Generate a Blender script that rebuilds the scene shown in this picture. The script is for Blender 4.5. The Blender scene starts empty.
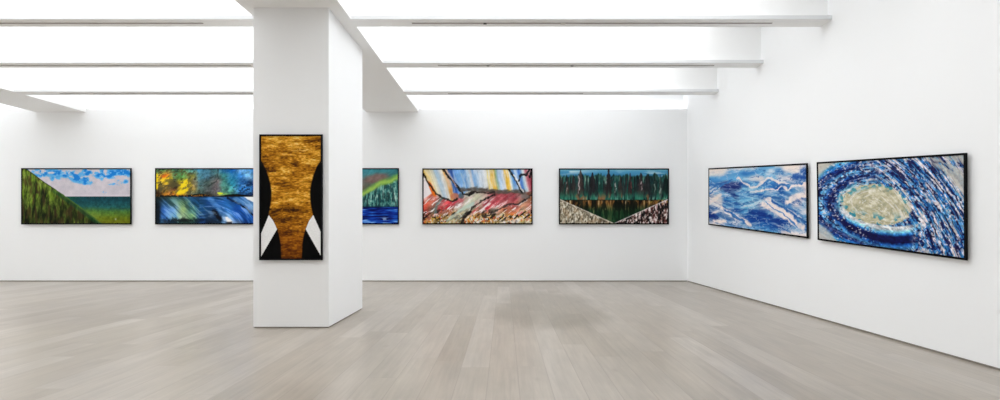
import bpy, bmesh, math
import numpy as np
from mathutils import Vector

# ---------------------------------------------------------------- camera, world, exposure
F, VX, HY, EYE = 450.0, 504.0, 229.0, 1.30            # focal length and vanishing point in pixels of a 1000x400 frame, eye height in metres
scene = bpy.context.scene
COL = scene.collection
cam = bpy.data.cameras.new('camera')
cam.sensor_fit = 'HORIZONTAL'; cam.sensor_width = 36.0
cam.lens = F / 1000 * 36.0
cam.shift_x = (500 - VX) / 1000
cam.shift_y = (HY - 200) / 1000
cam.clip_start = 0.05
cam_o = bpy.data.objects.new('camera', cam); COL.objects.link(cam_o)
cam_o.location = (0, 0, EYE); cam_o.rotation_euler = (math.radians(90), 0, 0)
scene.camera = cam_o

w = bpy.data.worlds.new('world'); scene.world = w; w.use_nodes = True
w.node_tree.nodes['Background'].inputs[0].default_value = (0.9, 0.95, 1, 1)
w.node_tree.nodes['Background'].inputs[1].default_value = 1.0
scene.view_settings.view_transform = 'Standard'
scene.view_settings.look = 'None'
scene.view_settings.gamma = 1.0
scene.view_settings.use_curve_mapping = False
scene.view_settings.exposure = 0.0
scene.cycles.max_bounces = 12
scene.cycles.diffuse_bounces = 8
scene.cycles.use_denoising = True
SKYLIGHT = 2.7                                        # radiance of the frosted skylight panes
WHITE = (0.940, 0.952, 0.964)

COFFER_FILL = 1.25                                            # watts per metre of the added fill lights on top of the back wall

# ---------------------------------------------------------------- measured room (metres; camera at x=0, y=0)
DEEP = EYE * F / 52.4            # back wall
RX = 183.2 / 52.4 * EYE            # right wall
LX, NEAR = -16.2, -3.2           # left wall and the wall behind the viewer
SOFFIT = EYE + 2.905             # underside of soffits and beams
BEAMT = SOFFIT + 0.055
LIP = EYE + 2.975                # top of the back wall, where the last coffer steps back
PANE = EYE + 3.7                # luminous skylight panes at the head of the coffers
TOP = PANE + 0.05
GAP = 0.022                      # shadow gap at the foot of the walls
SOF = [(-3.42, -2.12), (-11.65, -10.38)]
BAYS = [(-2.12, RX), (-10.38, -3.42), (LX, -11.65)]
BY0, BSTEP, BW = 6.35, 1.645, 0.23
COLX, COLY = (-3.292, -2.302), (5.909, 7.31)

def link(name, mesh, mat=None, parent=None):
    o = bpy.data.objects.new(name, mesh); COL.objects.link(o)
    if mat is not None: mesh.materials.append(mat)
    if parent is not None: o.parent = parent
    return o

def boxes(name, bs, mat, parent=None, bevel=0.0):
    """one mesh object from a list of boxes (x0, x1, y0, y1, z0, z1)"""
    bm = bmesh.new()
    for x0, x1, y0, y1, z0, z1 in bs:
        vs = [bm.verts.new((x, y, z)) for z in (z0, z1) for x, y in ((x0, y0), (x1, y0), (x1, y1), (x0, y1))]
        for f in ((3, 2, 1, 0), (4, 5, 6, 7), (0, 1, 5, 4), (1, 2, 6, 5), (2, 3, 7, 6), (3, 0, 4, 7)):
            bm.faces.new([vs[i] for i in f])
    if bevel:
        bmesh.ops.bevel(bm, geom=bm.edges[:], offset=bevel, segments=2, affect='EDGES', profile=0.5)
    me = bpy.data.meshes.new(name); bm.to_mesh(me); bm.free()
    return link(name, me, mat, parent)

def struct(o, label=None):
    o['kind'] = 'structure'
    if label: o['label'] = label
    return o

# ---------------------------------------------------------------- materials
def new_mat(name):
    m = bpy.data.materials.new(name); m.use_nodes = True
    nt = m.node_tree
    return m, nt, nt.nodes['Principled BSDF']

def N(nt, kind, **kw):
    n = nt.nodes.new(kind)
    for k, v in kw.items(): setattr(n, k, v)
    return n

def M(nt, op, a, b=None, c=None, clamp=False):
    n = nt.nodes.new('ShaderNodeMath'); n.operation = op; n.use_clamp = clamp
    for i, x in enumerate((a, b, c)):
        if x is None: continue
        if isinstance(x, (int, float)): n.inputs[i].default_value = x
        else: nt.links.new(x, n.inputs[i])
    return n.outputs[0]

def mixc(nt, fac, a, b, blend='MIX'):
    n = nt.nodes.new('ShaderNodeMix'); n.data_type = 'RGBA'; n.blend_type = blend
    for sock, x in ((n.inputs[0], fac), (n.inputs[6], a), (n.inputs[7], b)):
        if isinstance(x, (int, float)): sock.default_value = x
        elif isinstance(x, tuple): sock.default_value = (*x, 1)
        else: nt.links.new(x, sock)
    return n.outputs[2]

def paint_mat(name, c, rough=0.75, bump=0.012, scale=90):
    """rolled emulsion: faint orange-peel and a hint of uneven colour"""
    m, nt, p = new_mat(name)
    g = N(nt, 'ShaderNodeNewGeometry')
    no = N(nt, 'ShaderNodeTexNoise'); no.inputs['Scale'].default_value = scale; no.inputs['Detail'].default_value = 3
    nt.links.new(g.outputs['Position'], no.inputs['Vector'])
    lo = N(nt, 'ShaderNodeTexNoise'); lo.inputs['Scale'].default_value = 0.8; lo.inputs['Detail'].default_value = 2
    nt.links.new(g.outputs['Position'], lo.inputs['Vector'])
    k = M(nt, 'MULTIPLY', lo.outputs['Fac'], 0.5)
    nt.links.new(mixc(nt, k, c, tuple(x * 0.985 for x in c)), p.inputs['Base Color'])
    b = N(nt, 'ShaderNodeBump'); b.inputs['Strength'].default_value = bump; b.inputs['Distance'].default_value = 0.01
    nt.links.new(no.outputs['Fac'], b.inputs['Height']); nt.links.new(b.outputs['Normal'], p.inputs['Normal'])
    p.inputs['Roughness'].default_value = rough
    p.inputs['Specular IOR Level'].default_value = 0.2
    return m

wall_m = paint_mat('white_wall_paint', WHITE)
beam_m = paint_mat('white_beam_paint', (0.955, 0.96, 0.962))
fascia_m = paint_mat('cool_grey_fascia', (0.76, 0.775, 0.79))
rail_m = paint_mat('grey_rail_metal', (0.36, 0.33, 0.31), 0.45, 0.0)
cap_m = paint_mat('pale_rail_joint', (0.62, 0.60, 0.57), 0.5, 0.0)
dark_m = paint_mat('dark_rail_joint', (0.05, 0.045, 0.04), 0.5, 0.0)
gap_m = paint_mat('shadow_gap_strip', (0.30, 0.27, 0.24), 0.7, 0.0)
frame_m = paint_mat('black_frame_lacquer', (0.006, 0.006, 0.007), 0.8, 0.0)
frame_m.node_tree.nodes['Principled BSDF'].inputs['Specular IOR Level'].default_value = 0.08

def pane_mat():
    m = bpy.data.materials.new('frosted_skylight'); m.use_nodes = True
    nt = m.node_tree; nt.nodes.clear()
    e = N(nt, 'ShaderNodeEmission'); e.inputs[1].default_value = SKYLIGHT
    e.inputs[0].default_value = (0.985, 0.995, 1.0, 1)
    o = N(nt, 'ShaderNodeOutputMaterial'); nt.links.new(e.outputs[0], o.inputs[0])
    return m
pane_m = pane_mat()

def floor_mat():
    """limed oak boards running away from the viewer"""
    m, nt, p = new_mat('limed_oak_boards')
    g = N(nt, 'ShaderNodeNewGeometry'); s = N(nt, 'ShaderNodeSeparateXYZ'); nt.links.new(g.outputs['Position'], s.inputs[0])
    X, Y = s.outputs[0], s.outputs[1]
    PW, PL = 0.264, 2.3
    xs = M(nt, 'DIVIDE', M(nt, 'ADD', X, 0.14), PW)
    row = M(nt, 'FLOOR', xs); fx = M(nt, 'FRACT', xs)
    wn = N(nt, 'ShaderNodeTexWhiteNoise', noise_dimensions='1D'); nt.links.new(row, wn.inputs['W'])
    ys = M(nt, 'ADD', M(nt, 'DIVIDE', Y, PL), wn.outputs['Value'])
    brd = M(nt, 'FLOOR', ys); fy = M(nt, 'FRACT', ys)
    cv = N(nt, 'ShaderNodeCombineXYZ'); nt.links.new(row, cv.inputs[0]); nt.links.new(brd, cv.inputs[1])
    w2 = N(nt, 'ShaderNodeTexWhiteNoise', noise_dimensions='2D'); nt.links.new(cv.outputs[0], w2.inputs['Vector'])
    rnd = w2.outputs['Value']
    # grain, stretched along each board and shifted from board to board
    gv = N(nt, 'ShaderNodeCombineXYZ')
    nt.links.new(M(nt, 'MULTIPLY', X, 26.0), gv.inputs[0]); nt.links.new(M(nt, 'MULTIPLY', Y, 1.3), gv.inputs[1]); nt.links.new(M(nt, 'MULTIPLY', rnd, 40.0), gv.inputs[2])
    gr = N(nt, 'ShaderNodeTexNoise'); gr.inputs['Scale'].default_value = 1.0; gr.inputs['Detail'].default_value = 5; gr.inputs['Roughness'].default_value = 0.6
    gr.inputs['Distortion'].default_value = 0.6
    nt.links.new(gv.outputs[0], gr.inputs['Vector'])
    kv = N(nt, 'ShaderNodeCombineXYZ')
    nt.links.new(M(nt, 'MULTIPLY', X, 5.0), kv.inputs[0]); nt.links.new(M(nt, 'MULTIPLY', Y, 1.9), kv.inputs[1]); nt.links.new(M(nt, 'MULTIPLY', rnd, 15.0), kv.inputs[2])
    kn = N(nt, 'ShaderNodeTexNoise'); kn.inputs['Scale'].default_value = 1.0; kn.inputs['Detail'].default_value = 3
    nt.links.new(kv.outputs[0], kn.inputs['Vector'])
    r1 = N(nt, 'ShaderNodeValToRGB')
    r1.color_ramp.elements[0].position = 0.0; r1.color_ramp.elements[0].color = (*FLOOR_A, 1)
    r1.color_ramp.elements[1].position = 1.0; r1.color_ramp.elements[1].color = (*FLOOR_B, 1)
    e = r1.color_ramp.elements.new(0.5); e.color = (*FLOOR_M, 1)
    nt.links.new(rnd, r1.inputs[0])
    c = r1.outputs[0]
    gk = M(nt, 'MULTIPLY_ADD', gr.outputs['Fac'], 0.50, 0.75)
    kk = M(nt, 'MULTIPLY_ADD', kn.outputs['Fac'], 0.40, 0.80)
    tone = M(nt, 'MULTIPLY', gk, kk)
    cc = N(nt, 'ShaderNodeCombineColor')
    for i in range(3): nt.links.new(tone, cc.inputs[i])
    c = mixc(nt, 1.0, c, cc.outputs[0], 'MULTIPLY')
    # knots
    vo = N(nt, 'ShaderNodeTexVoronoi'); vo.inputs['Scale'].default_value = 1.0
    vv = N(nt, 'ShaderNodeCombineXYZ'); nt.links.new(M(nt, 'MULTIPLY', X, 2.6), vv.inputs[0]); nt.links.new(M(nt, 'MULTIPLY', Y, 1.5), vv.inputs[1])
    nt.links.new(vv.outputs[0], vo.inputs['Vector'])
    kd = M(nt, 'SUBTRACT', 1.0, M(nt, 'DIVIDE', vo.outputs['Distance'], 0.11), clamp=True)
    c = mixc(nt, M(nt, 'MULTIPLY', kd, 0.42), c, (0.25, 0.21, 0.17))
    # fine seams between the boards
    ex = M(nt, 'MULTIPLY', M(nt, 'MINIMUM', fx, M(nt, 'SUBTRACT', 1.0, fx)), PW)
    ey = M(nt, 'MULTIPLY', M(nt, 'MINIMUM', fy, M(nt, 'SUBTRACT', 1.0, fy)), PL)
    sx = M(nt, 'SUBTRACT', 1.0, M(nt, 'DIVIDE', ex, 0.006), clamp=True)
    sy = M(nt, 'SUBTRACT', 1.0, M(nt, 'DIVIDE', ey, 0.004), clamp=True)
    seam = M(nt, 'MAXIMUM', sx, sy)
    c = mixc(nt, M(nt, 'MULTIPLY', seam, 0.65), c, (0.24, 0.20, 0.17))
    # two soft shade patches painted into the board colour, ragged along the boards
    def shade_patch(cx, cy, rx, ry, a, tint, c):
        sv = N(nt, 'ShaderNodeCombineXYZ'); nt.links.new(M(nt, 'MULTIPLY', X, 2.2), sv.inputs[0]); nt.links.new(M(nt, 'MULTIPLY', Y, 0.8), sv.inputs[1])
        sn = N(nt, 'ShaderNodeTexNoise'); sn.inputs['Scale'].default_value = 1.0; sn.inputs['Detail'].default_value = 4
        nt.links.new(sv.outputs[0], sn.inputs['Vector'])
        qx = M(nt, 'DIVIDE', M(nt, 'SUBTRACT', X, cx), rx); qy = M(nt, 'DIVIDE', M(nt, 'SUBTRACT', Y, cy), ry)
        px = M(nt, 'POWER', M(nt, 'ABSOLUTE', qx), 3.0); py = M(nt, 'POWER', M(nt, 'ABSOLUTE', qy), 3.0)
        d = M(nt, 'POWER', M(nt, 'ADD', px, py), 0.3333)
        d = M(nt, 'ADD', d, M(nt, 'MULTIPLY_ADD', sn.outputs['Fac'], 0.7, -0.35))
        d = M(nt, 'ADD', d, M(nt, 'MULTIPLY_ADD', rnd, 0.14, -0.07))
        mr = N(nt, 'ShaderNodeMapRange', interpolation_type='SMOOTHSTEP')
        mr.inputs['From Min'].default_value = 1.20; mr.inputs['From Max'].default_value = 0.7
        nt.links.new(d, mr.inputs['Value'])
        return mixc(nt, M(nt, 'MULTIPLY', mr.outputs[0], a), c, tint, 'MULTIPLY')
    c = shade_patch(0.74, 7.55, 0.88, 1.75, 1.0, SHADE_A, c)
    c = shade_patch(-6.65, 8.0, 1.45, 2.1, 1.0, SHADE_B, c)
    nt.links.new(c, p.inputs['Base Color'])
    b = N(nt, 'ShaderNodeBump'); b.inputs['Strength'].default_value = 0.25; b.inputs['Distance'].default_value = 0.002
    nt.links.new(M(nt, 'SUBTRACT', M(nt, 'MULTIPLY', gr.outputs['Fac'], 0.25), seam), b.inputs['Height'])
    nt.links.new(b.outputs['Normal'], p.inputs['Normal'])
    p.inputs['Roughness'].default_value = 0.30
    p.inputs['Specular IOR Level'].default_value = 0.9
    return m
FLOOR_A, FLOOR_M, FLOOR_B = (0.318, 0.275, 0.226), (0.352, 0.309, 0.259), (0.394, 0.351, 0.304)
SHADE_A, SHADE_B = (0.67, 0.65, 0.60), (0.84, 0.83, 0.83)  # tints of the shade painted on the floor

# ---------------------------------------------------------------- the room
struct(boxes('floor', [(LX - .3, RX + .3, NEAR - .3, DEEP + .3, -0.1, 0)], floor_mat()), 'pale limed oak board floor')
T = 0.25
struct(boxes('wall_back', [(LX - T, RX + T, DEEP, DEEP + T, GAP, LIP), (LX - T, RX + T, DEEP + T, DEEP + T + .1, GAP, TOP)], wall_m))
struct(boxes('wall_right', [(RX, RX + T, NEAR, DEEP, GAP, TOP), (RX, RX + T, DEEP, DEEP + T, LIP, TOP)], wall_m))
struct(boxes('wall_left', [(LX - T, LX, NEAR, DEEP, GAP, TOP), (LX - T, LX, DEEP, DEEP + T, LIP, TOP)], wall_m))
struct(boxes('wall_front', [(LX - T, RX + T, NEAR - T, NEAR, GAP, TOP)], wall_m))
struct(boxes('ceiling', [(LX - T, RX + T, NEAR - T, DEEP + T + .1, TOP, TOP + .1)], wall_m))
S = 0.012
struct(boxes('baseboard_back', [(LX, RX, DEEP + S, DEEP + T, 0, GAP)], gap_m))
struct(boxes('baseboard_right', [(RX + S, RX + T, NEAR, DEEP + S, 0, GAP)], gap_m))
struct(boxes('baseboard_left', [(LX - T, LX - S, NEAR, DEEP, 0, GAP)], gap_m))
struct(boxes('baseboard_front', [(LX, RX, NEAR - T, NEAR - S, 0, GAP)], gap_m))

column = struct(boxes('column', [(*COLX, *COLY, 0.016, SOFFIT)], wall_m), 'square white column standing free under the ceiling soffit')
boxes('plinth', [(COLX[0] + .01, COLX[1] - .01, COLY[0] + .01, COLY[1] - .01, 0, 0.016)], gap_m, column)

for x0, x1 in SOF:
    struct(boxes('ceiling_soffit', [(x0, x1, NEAR, DEEP, SOFFIT, TOP), (x0, x1, DEEP, DEEP + T, LIP, TOP)], beam_m))

# ribs across each bay: a flat shelf on a narrow web; skylight panes between the webs
ys = [BY0 + k * BSTEP for k in range(-5, 3)]
n = 1
for x0, x1 in BAYS:
    first = None
    for y in ys:
        if first is None:
            o = boxes('ceiling_beam', [(x0, x1, -BW / 2, BW / 2, SOFFIT, BEAMT), (x0, x1, -.03, .03, BEAMT, TOP)], beam_m)
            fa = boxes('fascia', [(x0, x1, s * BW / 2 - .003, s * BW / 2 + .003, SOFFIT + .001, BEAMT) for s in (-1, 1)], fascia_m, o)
            first = o
        else:
            o = first.copy(); COL.objects.link(o)
            f2 = fa.copy(); COL.objects.link(f2); f2.parent = o
        o.location.y = y; struct(o)
    edges = [NEAR] + [v for y in ys for v in (y - .03, y + .03)] + [DEEP - 0.72]
    for a, b in zip(edges[0::2], edges[1::2]):
        if b < (2.2 if x1 == RX else 0.5):                                    # the coffers over the viewer's end of the room are closed
            struct(boxes('ceiling_panel', [(x0, x1, a, b, PANE, PANE + .02)], wall_m))
        else:
            struct(boxes('window_%d' % n, [(x0, x1 - (1.05 if x1 == RX else 0), a, b, PANE, PANE + .02)], pane_m)); n += 1

# added fill lights, unseen on the back wall's ledge, to brighten the last coffer
for x0, x1 in BAYS:
    la = bpy.data.lights.new('coffer_fill', 'AREA'); la.shape = 'RECTANGLE'; la.size = x1 - x0 - .1; la.size_y = 0.10
    la.energy = COFFER_FILL * (x1 - x0) ; la.color = (1, 1, 1)
    lo = bpy.data.objects.new('coffer_fill', la); COL.objects.link(lo)
    lo.location = ((x0 + x1) / 2, DEEP + 0.13, LIP + 0.02); lo.rotation_euler = (math.radians(180), 0, 0)

# lighting track let into the underside of the beams
def px_x(px, y): return (px - VX) / F * y
def track(name, row, a, b, pale, dark, label):
    y = BY0 + row * BSTEP
    o = bpy.data.objects.new(name, None); COL.objects.link(o)
    o.location = (px_x((a + b) / 2, y), y, SOFFIT)
    o['label'] = label; o['category'] = 'lighting track'; o['group'] = 'lighting tracks under the ceiling beams'
    ox = o.location.x
    x0, x1 = px_x(a, y) - ox, px_x(b, y) - ox
    hw = 0.013
    boxes('rail', [(x0, x1, -hw, hw, -0.005, 0.0)], rail_m, o)
    for p in pale:
        x = px_x(p, y) - ox
        c = boxes('joint_cover', [(x - .035, x + .035, -.022, .022, -0.009, -0.005)], cap_m, o); c['label'] = 'pale joint cover'
    for p in dark:
        x = px_x(p, y) - ox
        c = boxes('connector', [(x - .022, x + .022, -.016, .016, -0.011, -0.005)], dark_m, o); c['label'] = 'dark connector'
    return o
track('lighting_track', 0, 412, 772, [563], [485], 'long grey lighting track under the nearest beam between the column and the right wall')
track('lighting_track', 1, 438, 714, [493.5], [488, 572], 'grey lighting track with two dark connectors under the middle beam right of the column')
track('lighting_track', 2, 448, 583, [543], [], 'short grey lighting track under the farthest beam, above the canyon painting')
track('lighting_track', 0, -150, 203, [], [], 'grey lighting track under the nearest beam left of the column')
track('lighting_track', 1, -70, 251, [], [], 'grey lighting track under the middle beam left of the column')
track('lighting_track', 2, 60, 256, [], [], 'thin grey lighting track under the farthest beam left of the column')

# ---------------------------------------------------------------- painted canvases (colours of the paint itself)
def hsh(ix, iy, s):
    n = (ix.astype(np.int64) * 374761393 + iy.astype(np.int64) * 668265263 + s * 1442695041) & 0xFFFFFFFF
    n = ((n ^ (n >> 13)) * 1274126177) & 0xFFFFFFFF
    n = ((n ^ (n >> 16)) * 2246822519) & 0xFFFFFFFF
    n = n ^ (n >> 15)
    return (n & 0xFFFFFF) / float(0x1000000)

def vn(x, y, s):
    xi, yi = np.floor(x), np.floor(y)
    fx, fy = x - xi, y - yi
    fx = fx * fx * (3 - 2 * fx); fy = fy * fy * (3 - 2 * fy)
    a, b = hsh(xi, yi, s), hsh(xi + 1, yi, s)
    c, d = hsh(xi, yi + 1, s), hsh(xi + 1, yi + 1, s)
    return (a * (1 - fx) + b * fx) * (1 - fy) + (c * (1 - fx) + d * fx) * fy

def fbm(x, y, o, s):
    t, a, n = 0, 0.5, 0
    for k in range(o):
        t = t + a * vn(x * 2 ** k + 17.3 * k, y * 2 ** k + 9.1 * k, s + k); n += a; a *= 0.55
    return t / n

def cell(x, y, s):
    xi, yi = np.floor(x), np.floor(y)
    best = np.full(x.shape, 9.0); rid = np.zeros(x.shape)
    for dx in (-1, 0, 1):
        for dy in (-1, 0, 1):
            cx, cy = xi + dx, yi + dy
            d = (cx + hsh(cx, cy, s) - x) ** 2 + (cy + hsh(cx, cy, s + 1) - y) ** 2
            m = d < best
            best = np.where(m, d, best); rid = np.where(m, hsh(cx, cy, s + 2), rid)
    return rid

def ss(a, b, x):
    t = np.clip((x - a) / (b - a), 0, 1)
    return t * t * (3 - 2 * t)

def col(c): return np.array(c, float).reshape(1, 1, 3)

def mx(img, c, m):
    c = col(c) if not isinstance(c, np.ndarray) else c
    return img + (c - img) * np.clip(m, 0, 1)[..., None]

def ramp(t, stops):
    ks = [k for k, _ in stops]
    return np.stack([np.interp(t, ks, [c[i] for _, c in stops]) for i in range(3)], -1)

def pal(r, cols):
    a = np.array(cols, float)
    return a[np.minimum((r * len(cols)).astype(int), len(cols) - 1)]

def blob(u, v, cx, cy, rx, ry, rot=0):
    c, s = math.cos(rot), math.sin(rot)
    x, y = u - cx, (v - cy)
    return np.exp(-(((x * c + y * s) / rx) ** 2 + ((-x * s + y * c) / ry) ** 2))

def sd_line(u, v, pts, asp):
    """distance (in picture heights) to a polyline"""
    d = np.full(u.shape, 9.0)
    for (x0, y0), (x1, y1) in zip(pts[:-1], pts[1:]):
        ax, ay, bx, by = x0 * asp, y0, x1 * asp, y1
        px, py = u * asp - ax, v - ay
        ex, ey = bx - ax, by - ay
        t = np.clip((px * ex + py * ey) / (ex * ex + ey * ey + 1e-9), 0, 1)
        d = np.minimum(d, np.hypot(px - t * ex, py - t * ey))
    return d

def line(img, u, v, pts, w, c, asp, a=1.0):
    q = int(abs(pts[0][0] * 997 + pts[-1][1] * 613)) + 5
    ww = w * (.30 + .95 * fbm(u * 11 * asp, v * 11, 3, q))
    edge = 1 - ss(ww * .35, ww * 1.15, sd_line(u + .010 * (fbm(u * 40, v * 26, 2, q + 7) - .5), v + .03 * (fbm(u * 40, v * 26, 2, q + 9) - .5), pts, asp))
    return mx(img, c, a * edge * (.70 + .6 * fbm(u * 46, v * 30, 2, q + 3)))

def grid(w, h):
    return np.meshgrid(np.linspace(0, 1, w), np.linspace(0, 1, h))

def lattice(u, v, rows):
    """smooth field through a small table of paint colours"""
    a = np.array(rows, float); nh, nw = a.shape[:2]
    x = np.clip(u, 0, 1) * (nw - 1); y = np.clip(v, 0, 1) * (nh - 1)
    xi = np.minimum(x.astype(int), nw - 2); yi = np.minimum(y.astype(int), nh - 2)
    fx, fy = x - xi, y - yi
    fx = (fx * fx * (3 - 2 * fx))[..., None]; fy = (fy * fy * (3 - 2 * fy))[..., None]
    return (a[yi, xi] * (1 - fx) + a[yi, xi + 1] * fx) * (1 - fy) + (a[yi + 1, xi] * (1 - fx) + a[yi + 1, xi + 1] * fx) * fy

def paint_coast(w, h):
    u, v = grid(w, h); A = 2.0
    wu = u + .03 * (fbm(u * 14, v * 7, 3, 5) - .5); wv = v + .06 * (fbm(u * 14, v * 7, 3, 8) - .5)
    img = mx(np.zeros((h, w, 3)), (200, 194, 203), np.ones_like(u))
    img = img + ((fbm(u * 24, v * 12, 4, 2) - .5) * 34)[..., None] * col((1, .9, .8))
    d = 1.05 * blob(wu, wv, .22, .05, .17, .06) + .8 * blob(wu, wv, .30, .15, .05, .05) + blob(wu, wv, .17, .09, .05, .05)
    d = d + 1.3 * blob(wu, wv, .42, .10, .10, .06, .35) + 1.3 * blob(wu, wv, .52, .17, .09, .055, .7) + .9 * blob(wu, wv, .61, .24, .04, .07)
    d = d + 1.2 * blob(wu, wv, .59, .08, .03, .10) + .8 * blob(wu, wv, .64, .04, .04, .05)
    d = d + 1.1 * blob(wu, wv, .72, .12, .06, .05, .5) + 1.1 * blob(wu, wv, .74, .08, .02, .1) + 1.2 * blob(wu, wv, .83, .09, .07, .07) + 1.5 * blob(wu, wv, .94, .06, .09, .06)
    d = d + .9 * blob(wu, wv, .86, .28, .05, .022) + .8 * blob(wu, wv, .95, .22, .06, .03) + .7 * blob(wu, wv, .75, .42, .025, .025)
    d = d * (.15 + 1.7 * ss(.28, .72, fbm(u * 26, v * 15, 4, 41)))
    img = mx(img, (84, 172, 230), .92 * ss(.14, .55, d))
    img = mx(img, (22, 118, 208), .9 * ss(.75, 1.5, d))
    img = mx(img, (206, 200, 208), .85 * ss(.455, .48, v) * (1 - ss(.49, .505, v)))
    sea = ramp(v + .03 * (fbm(u * 30, v * 10, 3, 3) - .5) - .05 * u + .04,
               [(.5, (18, 58, 66)), (.58, (20, 66, 76)), (.70, (32, 86, 86)), (.78, (70, 112, 50)), (.9, (98, 112, 26)), (1, (106, 112, 20))])
    sea = sea * (.72 + .56 * fbm(u * 50, v * 26, 3, 11))[..., None]
    sea = mx(sea, (24, 84, 60), .7 * blob(u, v, .42, .53, .1, .06))
    sea = mx(sea, (120, 150, 60), .5 * blob(u, v, .62, .86, .1, .09) * fbm(u * 60, v * 30, 2, 15) * 2)
    img = mx(img, sea, (v > .505) * 1.0)
    img = mx(img, (190, 196, 170), .8 * blob(u, v, .865, .925, .008, .018))
    edge = np.interp(v, [0, .25, .49, .75, 1], [.045, .215, .395, .575, .735]) + .012 * (fbm(u * 10, v * 30, 2, 77) - .5)
    st = fbm(u * 62, v * 7, 4, 31); st2 = fbm(u * 34 + 2 * v, v * 4, 3, 35)
    hill = ramp(st * .6 + st2 * .4 + .17 * (.5 - v), [(.2, (14, 18, 10)), (.36, (32, 44, 14)), (.46, (62, 78, 26)), (.54, (84, 104, 36)), (.64, (118, 142, 48)), (.8, (160, 174, 90))])
    hill = hill * (1.0 - .30 * ss(.45, 1, v))[..., None] * (.72 + .56 * fbm(u * 110, v * 26, 2, 33))[..., None]
    hill = mx(hill, (66, 46, 28), .6 * ss(.52, .66, fbm(u * 40, v * 5, 3, 51)))
    hill = mx(hill, (112, 150, 34), .5 * ss(.6, .7, fbm(u * 46, v * 6, 3, 61)) * (1 - ss(.55, .8, v)))
    hill = mx(hill, (24, 74, 42), .55 * ss(.03, .0, edge - u - .05) * ss(.3, .5, v))
    hill = mx(hill, (92, 132, 56), .6 * ss(.03, .006, edge - u) * ss(.3, .5, v))
    hill = mx(hill, (20, 34, 16), .9 * ss(.018, .004, edge - u) * (1 - ss(.28, .45, v)))
    img = mx(img, hill, ss(-.004, .004, edge - u))
    return img

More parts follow.
